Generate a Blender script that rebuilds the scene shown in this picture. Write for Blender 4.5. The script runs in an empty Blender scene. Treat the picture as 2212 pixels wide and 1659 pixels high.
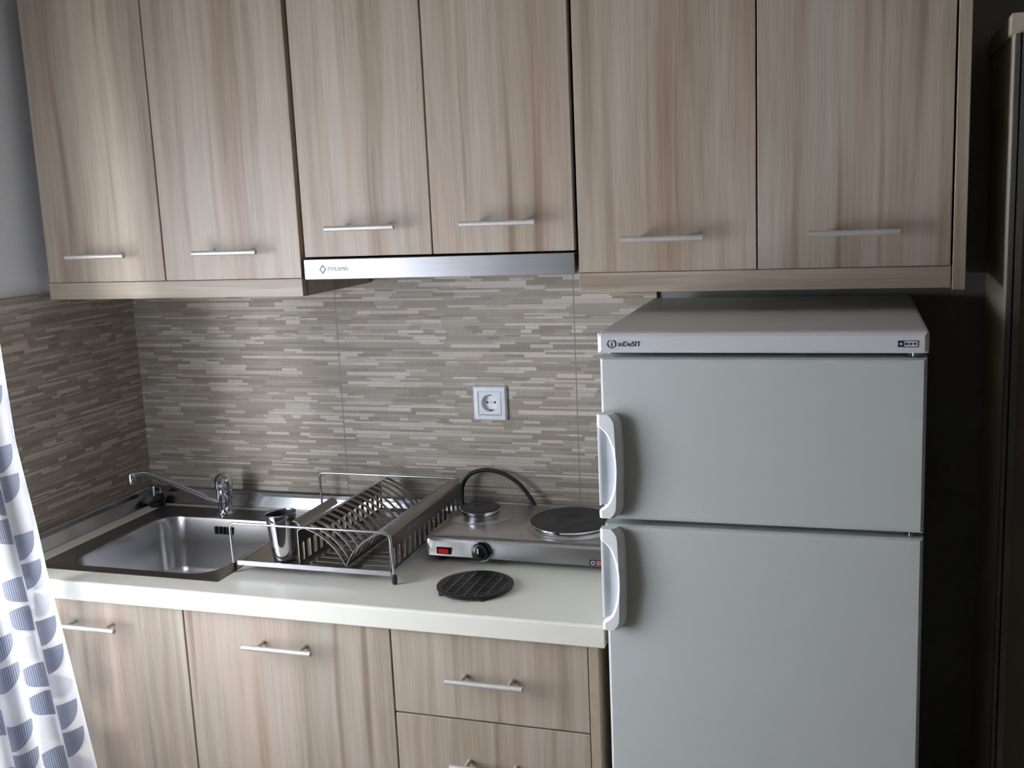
import bpy, bmesh, math, random
from mathutils import Vector, Matrix
random.seed(7)
S = bpy.context.scene
COL = S.collection
R = math.radians
PI = math.pi

# ------------------------------------------------------------------ materials
MATS = {}
def new_mat(name):
    m = bpy.data.materials.new(name); m.use_nodes = True
    nt = m.node_tree; nt.nodes.clear()
    out = nt.nodes.new('ShaderNodeOutputMaterial')
    MATS[name] = m
    return m, nt, out
class N:
    """small helper around a node tree"""
    def __init__(s, nt): s.nt = nt
    def n(s, t, **kw):
        nd = s.nt.nodes.new(t)
        for k, v in kw.items(): setattr(nd, k, v)
        return nd
    def link(s, a, b): s.nt.links.new(a, b)
    def put(s, sock, v):
        if hasattr(v, 'is_output'): s.link(v, sock)
        else: sock.default_value = v
    def m(s, op, a, b=0.0, c=0.0):
        nd = s.n('ShaderNodeMath', operation=op)
        s.put(nd.inputs[0], a); s.put(nd.inputs[1], b); s.put(nd.inputs[2], c)
        return nd.outputs[0]
    def xyz(s, x, y, z):
        nd = s.n('ShaderNodeCombineXYZ'); s.put(nd.inputs[0], x); s.put(nd.inputs[1], y); s.put(nd.inputs[2], z)
        return nd.outputs[0]
    def sep(s, v):
        nd = s.n('ShaderNodeSeparateXYZ'); s.link(v, nd.inputs[0]); return nd.outputs
    def noise(s, v, scale=1.0, detail=3.0, rough=.5, dist=0.0):
        nd = s.n('ShaderNodeTexNoise'); s.link(v, nd.inputs['Vector'])
        nd.inputs['Scale'].default_value = scale; nd.inputs['Detail'].default_value = detail
        nd.inputs['Roughness'].default_value = rough; nd.inputs['Distortion'].default_value = dist
        return nd.outputs['Fac']
    def white(s, v):
        nd = s.n('ShaderNodeTexWhiteNoise', noise_dimensions='3D'); s.link(v, nd.inputs['Vector']); return nd.outputs['Value']
    def ramp(s, f, pts, interp='LINEAR'):
        nd = s.n('ShaderNodeValToRGB'); nd.color_ramp.interpolation = interp
        e = nd.color_ramp.elements
        while len(e) > len(pts): e.remove(e[-1])
        while len(e) < len(pts): e.new(1.0)
        for el, (p, c) in zip(e, pts): el.position = p; el.color = (*c, 1)
        s.link(f, nd.inputs[0]); return nd.outputs[0]
    def mix(s, f, a, b, mode='MIX'):
        nd = s.n('ShaderNodeMix', data_type='RGBA', blend_type=mode)
        s.put(nd.inputs[0], f); 
        for sock, v in ((nd.inputs[6], a), (nd.inputs[7], b)):
            if hasattr(v, 'is_output'): s.link(v, sock)
            else: sock.default_value = (*v, 1)
        return nd.outputs[2]
    def bsdf(s, col, rough=.5, metal=0.0, spec=.5, **kw):
        nd = s.n('ShaderNodeBsdfPrincipled')
        if hasattr(col, 'is_output'): s.link(col, nd.inputs['Base Color'])
        else: nd.inputs['Base Color'].default_value = (*col, 1)
        s.put(nd.inputs['Roughness'], rough); nd.inputs['Metallic'].default_value = metal
        nd.inputs['Specular IOR Level'].default_value = spec
        for k, v in kw.items(): s.put(nd.inputs[k.replace('_', ' ')], v)
        return nd
    def bump(s, h, strength=.2, dist=.001):
        nd = s.n('ShaderNodeBump'); nd.inputs['Strength'].default_value = strength
        nd.inputs['Distance'].default_value = dist; s.link(h, nd.inputs['Height']); return nd.outputs[0]
    def coord(s, out='Object'):
        return s.n('ShaderNodeTexCoord').outputs[out]

def srgb(r, g, b):
    f = lambda c: (c/255/12.92) if c/255 <= .04045 else ((c/255+.055)/1.055)**2.4
    return (f(r), f(g), f(b))

def plain(name, col, rough=.5, metal=0.0, noise=0.03, spec=.5, nscale=40, **kw):
    m, nt, out = new_mat(name); k = N(nt)
    v = k.coord(); f = k.noise(v, nscale, 3)
    c = k.mix(1.0, col, k.ramp(f, [(.3, (1-noise,)*3), (.7, (1+noise,)*3)]), 'MULTIPLY')
    b = k.bsdf(c, rough, metal, spec, **kw); k.link(b.outputs[0], out.inputs[0]); return m

def brushed(name, col, rough=.28, axis='x', amp=.08, cvar=.06):
    m, nt, out = new_mat(name); k = N(nt)
    x, y, z = k.sep(k.coord())
    sc = {'x': (6, 900, 900), 'y': (900, 6, 900), 'z': (900, 900, 6)}[axis]
    v = k.xyz(k.m('MULTIPLY', x, sc[0]), k.m('MULTIPLY', y, sc[1]), k.m('MULTIPLY', z, sc[2]))
    f = k.noise(v, 1, 2)
    g = k.noise(k.xyz(x, y, z), 14, 3)
    r = k.m('ADD', k.m('MULTIPLY', k.m('ADD', f, k.m('MULTIPLY', g, .8)), amp), rough-amp*.9)
    c = k.mix(1.0, col, k.ramp(f, [(.3, (1-cvar,)*3), (.7, (1+cvar,)*3)]), 'MULTIPLY')
    b = k.bsdf(c, r, 1.0, .5, Normal=k.bump(f, .06, .0004)); k.link(b.outputs[0], out.inputs[0]); return m

def wood(name, axis='z', tint=(1, 1, 1), rough=.42):
    """pale greige elm laminate with long brown streaks"""
    m, nt, out = new_mat(name); k = N(nt)
    x, y, z = k.sep(k.coord())
    if axis == 'z': a, b_, l = x, y, z
    else: a, b_, l = z, y, x
    rnd = k.n('ShaderNodeObjectInfo').outputs['Random']
    off = k.m('MULTIPLY', rnd, 37.0)
    # slow waviness of the grain
    wv = k.noise(k.xyz(k.m('ADD', k.m('MULTIPLY', a, 3.0), off), b_, k.m('MULTIPLY', l, 2.2)), 1, 2)
    aw = k.m('ADD', a, k.m('MULTIPLY', wv, .022))
    big = k.noise(k.xyz(k.m('ADD', k.m('MULTIPLY', aw, 13), off), k.m('MULTIPLY', b_, 13), k.m('ADD', k.m('MULTIPLY', l, .9), off)), 1, 3, .6)
    mid = k.noise(k.xyz(k.m('ADD', k.m('MULTIPLY', aw, 55), off), k.m('MULTIPLY', b_, 55), k.m('MULTIPLY', l, 1.8)), 1, 4, .65)
    fine = k.noise(k.xyz(k.m('MULTIPLY', a, 620), k.m('MULTIPLY', b_, 620), k.m('MULTIPLY', l, 9)), 1, 2)
    f = k.m('ADD', k.m('MULTIPLY', big, .52), k.m('MULTIPLY', mid, .48))
    t = lambda r, g, b: tuple(u*v for u, v in zip(srgb(r, g, b), tint))
    c = k.ramp(f, [(.30, t(146, 128, 112)), (.42, t(167, 151, 135)), (.50, t(178, 164, 149)), (.58, t(186, 174, 161)), (.70, t(197, 187, 176))])
    # broad hue drift between pinkish and grey-green
    hue = k.noise(k.xyz(k.m('ADD', k.m('MULTIPLY', aw, 9), 5.0), off, k.m('MULTIPLY', l, .7)), 1, 2)
    c = k.mix(1.0, c, k.ramp(hue, [(.35, (1.035, .985, .955)), (.65, (.965, 1.0, .965))]), 'MULTIPLY')
    # thin dark streaks
    st = k.noise(k.xyz(k.m('ADD', k.m('MULTIPLY', aw, 30), k.m('MULTIPLY', off, 3)), 1.0, k.m('MULTIPLY', l, .8)), 1, 1)
    c = k.mix(k.ramp(st, [(.60, (0, 0, 0)), (.74, (.7,)*3)]), c, t(126, 102, 84))
    c = k.mix(1.0, c, k.ramp(fine, [(.3, (.91,)*3), (.7, (1.07,)*3)]), 'MULTIPLY')
    b = k.bsdf(c, k.m('ADD', k.m('MULTIPLY', fine, .1), rough-.05), 0, .45, Normal=k.bump(fine, .1, .0003))
    k.link(b.outputs[0], out.inputs[0]); return m

def mosaic(name, uaxis, joints_u, joints_v, tint=(1, 1, 1)):
    """thin horizontal stone strips printed on large tiles"""
    m, nt, out = new_mat(name); k = N(nt)
    x, y, z = k.sep(k.n('ShaderNodeNewGeometry').outputs['Position'])
    u = x if uaxis == 'x' else k.m('ADD', y, 11.3)
    uu = k.m('ADD', u, 5.0)
    h = .0066
    v = k.m('DIVIDE', z, h)
    v = k.m('ADD', v, k.m('MULTIPLY', k.m('SINE', k.m('MULTIPLY', v, 1.9)), .22))
    v = k.m('ADD', v, k.m('MULTIPLY', k.m('SINE', k.m('MULTIPLY', v, .77)), .35))
    row = k.m('FLOOR', v); fr = k.m('SUBTRACT', v, row)
    r1 = k.white(k.xyz(row, 3.1, 0.0)); r2 = k.white(k.xyz(row, 9.7, 2.0))
    L = k.m('ADD', .036, k.m('MULTIPLY', r2, .095))
    cu = k.m('ADD', k.m('DIVIDE', uu, L), k.m('MULTIPLY', r1, 13.0))
    cu = k.m('ADD', cu, k.m('MULTIPLY', k.m('SINE', k.m('MULTIPLY', cu, 2.3)), .3))
    cell = k.m('FLOOR', cu); fc = k.m('SUBTRACT', cu, cell)
    idv = k.white(k.xyz(row, cell, 1.0)); id2 = k.white(k.xyz(row, cell, 7.0))
    t = lambda r, g, b: tuple(p*q for p, q in zip(srgb(r, g, b), tint))
    c = k.ramp(idv, [(0, t(138, 129, 118)), (.12, t(147, 138, 127)), (.34, t(153, 145, 134)), (.56, t(160, 152, 142)), (.70, t(177, 170, 161)), (.86, t(187, 180, 172))], 'CONSTANT')
    c = k.mix(1.0, c, k.ramp(id2, [(0, (1.03, .99, .97)), (1, (.97, 1.0, 1.01))]), 'MULTIPLY')
    # soft mottling and fine horizontal grain
    gr = k.noise(k.xyz(k.m('MULTIPLY', u, 160), 1.0, k.m('MULTIPLY', z, 420)), 1, 3, .6)
    c = k.mix(1.0, c, k.ramp(gr, [(.28, (.87,)*3), (.72, (1.1,)*3)]), 'MULTIPLY')
    bl = k.noise(k.xyz(k.m('MULTIPLY', u, 9), 2.0, k.m('MULTIPLY', z, 26)), 1, 3)
    c = k.mix(1.0, c, k.ramp(bl, [(.3, (.93, .925, .91)), (.7, (1.05, 1.05, 1.06))]), 'MULTIPLY')
    # dark print line between strips
    ln = k.m('LESS_THAN', fr, k.m('ADD', .07, k.m('MULTIPLY', id2, .14)))
    c = k.mix(k.m('MULTIPLY', ln, .5), c, t(122, 114, 104))
    # joints between the large tiles
    j = None
    for ju in joints_u:
        d = k.m('LESS_THAN', k.m('ABSOLUTE', k.m('SUBTRACT', u, ju)), .0016); j = d if j is None else k.m('MAXIMUM', j, d)
    for jv in joints_v:
        d = k.m('LESS_THAN', k.m('ABSOLUTE', k.m('SUBTRACT', z, jv)), .0014); j = d if j is None else k.m('MAXIMUM', j, d)
    c = k.mix(k.m('MULTIPLY', j, .9), c, t(124, 121, 116))
    hgt = k.m('SUBTRACT', k.m('ADD', k.m('MULTIPLY', idv, .5), k.m('MULTIPLY', gr, .4)), k.m('ADD', k.m('MULTIPLY', ln, .4), k.m('MULTIPLY', j, 1.0)))
    b = k.bsdf(c, .5, 0, .35, Normal=k.bump(hgt, .25, .0008)); k.link(b.outputs[0], out.inputs[0]); return m

def curtain_mat(name):
    """sheer white cloth with woven blue-grey quarter circles; UV is in metres along the cloth"""
    m, nt, out = new_mat(name); k = N(nt)
    uvn = k.n('ShaderNodeUVMap'); u, v, _ = k.sep(uvn.outputs[0])
    W, H = .062, .183
    col = k.m('FLOOR', k.m('DIVIDE', u, W)); fu = k.m('SUBTRACT', k.m('DIVIDE', u, W), col)
    par = k.m('MODULO', k.m('ABSOLUTE', col), 2.0)
    vv = k.m('ADD', k.m('DIVIDE', v, H), k.m('MULTIPLY', par, .47))
    fv = k.m('MULTIPLY', k.m('FRACT', vv), 3.0)      # three slots, two of them printed
    slot = k.m('FLOOR', fv); fs = k.m('SUBTRACT', fv, slot)
    printed = k.m('LESS_THAN', slot, 1.5)
    # corner at the top; the side alternates from column to column
    du = k.m('ADD', k.m('MULTIPLY', par, fu), k.m('MULTIPLY', k.m('SUBTRACT', 1.0, par), k.m('SUBTRACT', 1.0, fu)))
    du = k.m('SUBTRACT', du, .03)
    dv = k.m('SUBTRACT', 1.0, fs)
    rr = k.m('SQRT', k.m('ADD', k.m('POWER', k.m('ABSOLUTE', k.m('DIVIDE', du, .80)), 2.0), k.m('POWER', k.m('DIVIDE', dv, .88), 2.0)))
    ins = k.m('MULTIPLY', k.m('LESS_THAN', rr, 1.0), k.m('GREATER_THAN', du, 0.0))
    ins = k.m('MULTIPLY', ins, printed)
    thread = k.m('ADD', .78, k.m('MULTIPLY', k.m('SINE', k.m('MULTIPLY', u, 1900.0)), .22))
    pr = k.m('MULTIPLY', ins, thread)
    col_t = k.mix(pr, (.94, .96, 1.0), srgb(104, 114, 142))
    tr = k.n('ShaderNodeBsdfTranslucent'); k.link(col_t, tr.inputs[0])
    df = k.n('ShaderNodeBsdfDiffuse'); k.link(k.mix(pr, (.85, .87, .92), srgb(92, 102, 130)), df.inputs[0])
    tp = k.n('ShaderNodeBsdfTransparent'); k.link(k.mix(pr, (1, 1, 1), srgb(150, 165, 200)), tp.inputs[0])
    m1 = k.n('ShaderNodeMixShader'); m1.inputs[0].default_value = .35; k.link(tr.outputs[0], m1.inputs[1]); k.link(df.outputs[0], m1.inputs[2])
    m2 = k.n('ShaderNodeMixShader'); k.put(m2.inputs[0], k.m('SUBTRACT', .34, k.m('MULTIPLY', pr, .255)))
    k.link(m1.outputs[0], m2.inputs[1]); k.link(tp.outputs[0], m2.inputs[2])
    k.link(m2.outputs[0], out.inputs[0]); return m

def glass_mat(name):
    m, nt, out = new_mat(name); k = N(nt)
    t = k.n('ShaderNodeBsdfTransparent'); g = k.n('ShaderNodeBsdfGlossy'); g.inputs['Roughness'].default_value = .02
    mx = k.n('ShaderNodeMixShader'); mx.inputs[0].default_value = .06
    k.link(t.outputs[0], mx.inputs[1]); k.link(g.outputs[0], mx.inputs[2]); k.link(mx.outputs[0], out.inputs[0]); return m

M_wood = wood('elm_laminate_upright', 'z')
M_woodh = wood('elm_laminate_lengthwise', 'x')
M_edge = plain('cabinet_edge_band', srgb(176, 160, 138), .5, nscale=60)
M_dark = plain('cabinet_gap_dark', srgb(52, 40, 34), .7)
M_tile = mosaic('strip_stone_tile_back', 'x', [.602, 1.21], [1.318, 1.018], (1.25, 1.25, 1.24))
M_tilel = mosaic('strip_stone_tile_side', 'y', [10.7], [1.318, 1.018], (1.32, 1.28, 1.25))  # same stone as the back, tint raised to offset the side wall's shade
M_wall = plain('blue_grey_wall_paint', srgb(244, 247, 252), .85, noise=.015, nscale=90)
M_wallb = plain('shade_darkened_wall_paint', srgb(140, 142, 140), .85, noise=.015, nscale=90)  # back wall colour darkened to deepen the shade beside the fridge
M_wall2 = plain('pale_wall_paint', srgb(122, 117, 110), .85, noise=.015)
M_ceil = plain('ceiling_paint', srgb(185, 181, 173), .9, noise=.01)
M_floor = plain('floor_tile', srgb(125, 115, 103), .4)
M_top = plain('cream_worktop', srgb(238, 236, 224), .33, noise=.012, nscale=25)
M_steel = brushed('brushed_steel', srgb(196, 194, 192), .30, 'x')
M_sink = brushed('sink_steel', srgb(158, 152, 146), .30, 'x', .1)
M_bowl = plain('bowl_steel', srgb(196, 196, 198), .27, 1.0, noise=.015, nscale=8)
M_hood = brushed('hood_steel', srgb(200, 201, 202), .33, 'x', .04)
M_alu = brushed('plinth_aluminium', srgb(190, 194, 200), .17, 'x', .03)
M_handle = plain('satin_nickel', srgb(206, 204, 200), .48, .45)
M_chrome = plain('chrome', srgb(215, 218, 225), .07, 1.0, nscale=5, noise=.01)
M_cupin = plain('shade_toned_cup_steel', srgb(70, 72, 84), .5, .8)  # shade inside the cup put into a darker steel colour
M_rack = brushed('rack_steel', srgb(150, 146, 140), .32, 'y', .08)
M_wire = plain('rack_wire_steel', srgb(200, 200, 205), .2, 1.0)
M_rub = plain('black_rubber', srgb(24, 24, 26), .6)
M_iron = plain('black_cast_iron', srgb(44, 44, 46), .48, nscale=200, noise=.08)
M_trivet = plain('glossy_black_iron', srgb(24, 25, 25), .3, nscale=200, noise=.05)
M_fridge = plain('white_fridge_enamel', srgb(207, 212, 209), .33, noise=.008, nscale=300)
M_fridget = plain('white_fridge_plastic', srgb(222, 224, 226), .38, noise=.008)
M_gask = plain('grey_door_seal', srgb(118, 126, 140), .6)
M_ink = plain('dark_print', srgb(44, 50, 62), .5)
M_navy = plain('navy_print', srgb(40, 48, 84), .5)
M_logo = plain('etched_grey', srgb(135, 135, 140), .6)
M_white = plain('white_plastic', srgb(232, 237, 243), .3, noise=.008)
M_grip = plain('bright_white_plastic', srgb(247, 249, 252), .3, noise=.008)
M_hole = plain('socket_hole_dark', srgb(24, 24, 28), .6)
M_red = plain('glowing_red_switch_plastic', srgb(190, 16, 24), .25, Emission_Color=(.8, .02, .03, 1), Emission_Strength=.12)  # faint red glow put into the switch plastic
M_pink = plain('pink_badge_plastic', srgb(176, 96, 104), .4)
M_knob = plain('glossy_black_plastic', srgb(14, 20, 24), .16)
M_teal = plain('dark_teal_rubber', srgb(10, 26, 32), .5)
M_ward = plain('dark_wardrobe_laminate', srgb(190, 180, 160), .5, nscale=8, noise=.06)
M_wdoor = plain('wenge_wardrobe_door', srgb(104, 94, 82), .45, nscale=8, noise=.08)
M_wprof = plain('aluminium_wardrobe_edge', srgb(120, 118, 114), .4, .6)
M_curt = curtain_mat('printed_sheer_cloth')
M_glass = glass_mat('window_glass')
M_frame = plain('white_window_frame', srgb(225, 226, 228), .4)

# ------------------------------------------------------------------ mesh helpers
def bx(bm, x0, x1, y0, y1, z0, z1, bev=0.0, seg=2):
    vs = [bm.verts.new((x, y, z)) for x in (x0, x1) for y in (y0, y1) for z in (z0, z1)]
    F = [(0, 1, 3, 2), (4, 6, 7, 5), (0, 4, 5, 1), (2, 3, 7, 6), (0, 2, 6, 4), (1, 5, 7, 3)]
    fs = [bm.faces.new([vs[i] for i in f]) for f in F]
    if bev > 0:
        es = set(e for f in fs for e in f.edges)
        bmesh.ops.bevel(bm, geom=list(es), offset=bev, segments=seg, affect='EDGES', profile=.5)
    return bm
def box(*a, **k):
    bm = bmesh.new(); return bx(bm, *a, **k)
def frame_axes(t):
    t = t.normalized(); up = Vector((0, 0, 1)) if abs(t.z) < .9 else Vector((0, 1, 0))
    a = t.cross(up).normalized(); b = a.cross(t).normalized(); return a, b
def tube(bm, pts, r, n=12, cap=True):
    pts = [Vector(p) for p in pts]; rings = []
    if not hasattr(r, '__len__'): r = [r]*len(pts)
    pa = None
    for i, p in enumerate(pts):
        t = (pts[min(i+1, len(pts)-1)]-pts[max(i-1, 0)]).normalized()
        if pa is None: a, b = frame_axes(t)
        else:
            a = (pa - t*pa.dot(t)).normalized(); b = a.cross(t).normalized()
        pa = a
        rings.append([bm.verts.new(p+a*math.cos(2*PI*j/n)*r[i]+b*math.sin(2*PI*j/n)*r[i]) for j in range(n)])
    for i in range(len(rings)-1):
        for j in range(n):
            f = bm.faces.new((rings[i][j], rings[i][(j+1) % n], rings[i+1][(j+1) % n], rings[i+1][j])); f.smooth = True
    if cap:
        bm.faces.new(rings[0][::-1]); bm.faces.new(rings[-1])
    return bm
def rounded_path(pts, rad, n=6):
    """polyline with filleted corners"""
    P = [Vector(p) for p in pts]; out = [P[0]]
    for i in range(1, len(P)-1):
        a = (P[i-1]-P[i]).normalized(); b = (P[i+1]-P[i]).normalized()
        s, e = P[i]+a*rad, P[i]+b*rad
        for k in range(n+1):
            t = k/n; out.append(s*(1-t)**2+P[i]*2*t*(1-t)+e*t*t)
    out.append(P[-1]); return out
def smooth_path(pts, n=8):
    P = [Vector(p) for p in pts]; P = [P[0]*2-P[1]]+P+[P[-1]*2-P[-2]]; out = []
    for i in range(1, len(P)-2):
        for k in range(n):
            t = k/n; a, b, c, d = P[i-1], P[i], P[i+1], P[i+2]
            out.append(.5*((2*b)+(c-a)*t+(2*a-5*b+4*c-d)*t*t+(3*b-a-3*c+d)*t**3))
    out.append(P[-2]); return out
def lathe(bm, prof, c=(0, 0, 0), n=48, axis='z', cap0=True, cap1=True, smooth=True):
    """prof: list of (radius, height) along the axis"""
    rings = []
    for r, h in prof:
        ring = []
        for j in range(n):
            a = 2*PI*j/n; p, q = r*math.cos(a), r*math.sin(a)
            v = {'z': (p, q, h), 'y': (p, h, q), 'x': (h, p, q)}[axis]
            ring.append(bm.verts.new((c[0]+v[0], c[1]+v[1], c[2]+v[2])))
        rings.append(ring)
    for i in range(len(rings)-1):
        for j in range(n):
            f = bm.faces.new((rings[i][j], rings[i][(j+1) % n], rings[i+1][(j+1) % n], rings[i+1][j])); f.smooth = smooth
    if cap0 and prof[0][0] > 1e-6: bm.faces.new(rings[0][::-1])
    if cap1 and prof[-1][0] > 1e-6: bm.faces.new(rings[-1])
    return bm
def prism(bm, poly, d0, d1, axis='y', bev=0.0):
    """extrude a 2D polygon along an axis. axis y: poly=(x,z); x: (y,z); z: (x,y)"""
    def P(p, d): return {'y': (p[0], d, p[1]), 'x': (d, p[0], p[1]), 'z': (p[0], p[1], d)}[axis]
    a = [bm.verts.new(P(p, d0)) for p in poly]; b = [bm.verts.new(P(p, d1)) for p in poly]; n = len(poly)
    fs = [bm.faces.new(a[::-1]), bm.faces.new(b)]
    for i in range(n): fs.append(bm.faces.new((a[i], a[(i+1) % n], b[(i+1) % n], b[i])))
    if bev: bmesh.ops.bevel(bm, geom=list(set(fs[0].edges) | set(fs[1].edges)), offset=bev, segments=2, affect='EDGES')
    return bm
def ribbon(bm, prof, y0, y1, t, smooth=True):
    """thin sheet of thickness t following a profile of (x,z) points, from y0 to y1"""
    P = [Vector((p[0], 0, p[1])) for p in prof]; n = len(P); L, Rr = [], []
    for i, p in enumerate(P):
        d = (P[min(i+1, n-1)]-P[max(i-1, 0)]).normalized(); nn = Vector((-d.z, 0, d.x))*t/2
        for y, lst, s in ((y0, L, 1), (y0, L, -1), (y1, Rr, 1), (y1, Rr, -1)):
            lst.append(bm.verts.new((p.x+nn.x*s, y, p.z+nn.z*s)))
    for i in range(n-1):
        a, b, c, d = L[2*i], L[2*i+1], L[2*i+2], L[2*i+3]; e, f, g, h = Rr[2*i], Rr[2*i+1], Rr[2*i+2], Rr[2*i+3]
        for q in ((a, c, g, e), (b, f, h, d)):
            fc = bm.faces.new(q); fc.smooth = smooth
        bm.faces.new((a, b, d, c)); bm.faces.new((e, g, h, f))
    bm.faces.new((L[0], Rr[0], Rr[1], L[1])); bm.faces.new((L[-2], L[-1], Rr[-1], Rr[-2]))
    return bm
OFF = {}
def obj(name, bm, mat, parent=None, frame=None, smooth_angle=None):
    """link a bmesh given in its thing's own frame as one object whose origin sits at its middle"""
    bmesh.ops.recalc_face_normals(bm, faces=bm.faces)
    for e_ in bm.edges:
        if len(e_.link_faces) == 2 and e_.calc_face_angle(0) > R(38): e_.smooth = False
    vs = [v.co for v in bm.verts]
    lo = Vector([min(v[i] for v in vs) for i in range(3)]); hi = Vector([max(v[i] for v in vs) for i in range(3)])
    c = (lo+hi)/2
    for v in bm.verts: v.co -= c
    me = bpy.data.meshes.new(name); bm.to_mesh(me); bm.free()
    for mm in (mat if isinstance(mat, (list, tuple)) else [mat]): me.materials.append(mm)
    o = bpy.data.objects.new(name, me); COL.objects.link(o)
    if parent is not None:
        o.parent = parent; base = OFF[parent.name]
        o.location = c-base
        OFF[o.name] = c
    else:
        o.location = c; OFF[o.name] = c
    return o
def thing(name, label, cat, loc=(0, 0, 0), rotz=0.0, group=None):
    """Empty at the base of a thing; with rotz the children are given in its turned frame about loc"""
    o = bpy.data.objects.new(name, None); COL.objects.link(o)
    o.empty_display_size = .05
    o.location = loc; o.rotation_euler = (0, 0, rotz)
    o['label'] = label; o['category'] = cat
    if group: o['group'] = group
    OFF[o.name] = Vector(loc) if rotz == 0 else Vector((0, 0, 0))
    return o
def tag(o, label, cat, group=None):
    o['label'] = label; o['category'] = cat
    if group: o['group'] = group
    return o
def struct(name, bm, mat, parent=None):
    o = obj(name, bm, mat, parent)
    if parent is None: o['kind'] = 'structure'
    return o
def text_bm(s, size, depth=.0004, bold=0.0):
    cu = bpy.data.curves.new('lettering', 'FONT'); cu.body = s; cu.size = size; cu.extrude = depth/2; cu.offset = bold
    cu.align_x = 'LEFT'
    t = bpy.data.objects.new('lettering', cu); COL.objects.link(t)
    bpy.context.view_layer.update()
    me = bpy.data.meshes.new_from_object(t.evaluated_get(bpy.context.evaluated_depsgraph_get()))
    bm = bmesh.new(); bm.from_mesh(me)
    bpy.data.objects.remove(t); bpy.data.curves.remove(cu); bpy.data.meshes.remove(me)
    return bm
def place_text(bm, x, y, z, sx=1.0, sz=1.0):
    """text in XY plane -> standing on an XZ plane facing -y"""
    for v in bm.verts:
        a, b, c = v.co; v.co = (x+a*sx, y-c, z+b*sz)
    return bm

# ------------------------------------------------------------------ the room
ZC = 2.55
XR = 3.6; YF = -4.2
wb = struct('wall_back', box(-.12, XR, .0, .12, -.02, ZC), M_wallb)
obj('tile_panel', box(.0, 1.402, -.009, 0, .86, 1.52), M_tile, wb)['label'] = 'grey-brown strip stone tiles behind the worktop'
# left wall with the window opening y -1.80 .. -.70
WY0, WY1, WZ0, WZ1 = -1.80, -.93, .60, 1.80
bm = bmesh.new()
bx(bm, -.12, 0, WY1, .0, 0, ZC); bx(bm, -.12, 0, YF, WY0, 0, ZC); bx(bm, -.12, 0, WY0, WY1, WZ1, ZC); bx(bm, -.12, 0, WY0, WY1, 0, WZ0)
wl = struct('wall_left', bm, M_wall)
obj('tile_panel', box(0, .009, -.68, -.009, .86, 1.496), M_tilel, wl)['label'] = 'same strip stone tiles on the side wall, tint lifted against its shade'
struct('wall_right', box(XR, XR+.12, YF, .12, 0, ZC), M_wall2)
struct('wall_front', box(-.12, XR+.12, YF-.12, YF, 0, ZC), M_wall2)
struct('ceiling', box(-.12, XR+.12, YF-.12, .12, ZC, ZC+.1), M_ceil)
struct('floor', box(-.12, XR+.12, YF-.12, .12, -.1, 0), M_floor)
# window
bm = bmesh.new()
for a in ((WY0, WY0+.06, WZ0, WZ1), (WY1-.06, WY1, WZ0, WZ1), (WY0, WY1, WZ0, WZ0+.06), (WY0, WY1, WZ1-.06, WZ1), ((WY0+WY1)/2-.04, (WY0+WY1)/2+.04, WZ0, WZ1)):
    bx(bm, -.09, -.04, *a)
win = struct('window_1', bm, M_frame)
obj('glass_pane', box(-.068, -.062, WY0+.05, WY1-.05, WZ0+.05, WZ1-.05), M_glass, win)

# ------------------------------------------------------------------ handles
def bar_handle(parent, xc, yface, z, length=.156, cc=.096, r=.0055, proj=.033):
    bm = bmesh.new()
    y = yface-proj
    tube(bm, [(xc-length/2, y, z), (xc+length/2, y, z)], r, 20)
    h = obj('handle', bm, M_handle, parent)
    for s in (-1, 1):
        bm = bmesh.new(); tube(bm, [(xc+s*cc/2, yface+.0, z), (xc+s*cc/2, y+r*.4, z)], .0042, 12)
        # posts belong to the handle mesh
        for e_ in bm.edges:
            if len(e_.link_faces) == 2 and e_.calc_face_angle(0) > R(38): e_.smooth = False
        me = h.data; b2 = bmesh.new(); b2.from_mesh(me)
        for v in bm.verts: v.co -= OFF[h.name]
        tmp = bpy.data.meshes.new('t'); bm.to_mesh(tmp); bm.free(); b2.from_mesh(tmp); b2.to_mesh(me); b2.free(); bpy.data.meshes.remove(tmp)
    h['label'] = 'satin metal bar handle'
    return h

# ------------------------------------------------------------------ upper cabinets
UY = -.3437; DT = .018; UB = 1.5207; MB = 1.5643; UT = 2.42
def upper(name_label, x0, x1, seam, zb, carc_x0, carc_x1, handles, pelmet=None, end_panel=None, hz=None, carc_zb=None):
    t = thing('upper_cabinet', name_label, 'cabinet', ((x0+x1)/2, -.17, zb), 0, 'upper cabinets in a row above the worktop')
    cb = zb if carc_zb is None else carc_zb
    obj('carcass', box(carc_x0, carc_x1, UY+DT+.002, -.0004, cb+.003, UT), M_dark if end_panel is None else M_edge, t)
    g = .0014
    for i, (a, b) in enumerate(((x0, seam), (seam, x1))):
        d = obj('door', box(a+g, b-g, UY, UY+DT, zb, UT-.002, bev=.0012, seg=1), M_wood, t)
        hx = handles[i]
        bar_handle(d, hx, UY, hz)
    if pelmet:
        obj('pelmet', box(*pelmet, bev=.001, seg=1), M_woodh, t)['label'] = 'light rail with lengthwise grain under the doors'
    if end_panel:
        for e in end_panel: obj('side_panel', box(*e, bev=.001, seg=1), M_wood, t)
    return t
upper('two-door pale wood wall cabinet beside the grey left wall, above the sink', .0405, .7035, .3605, UB, .0405, .7035, (.202, .5365),
      pelmet=(.036, .700, -.340, -.322, 1.481, 1.5195), end_panel=[(.6855, .7035, -.3225, -.0105, 1.481, 1.5205)], hz=1.5805)
upper('shorter two-door pale wood wall cabinet over the steel range hood', .7115, 1.3065, 1.006, MB, .7125, 1.3055, (.8595, 1.1575), hz=1.6235)
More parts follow.
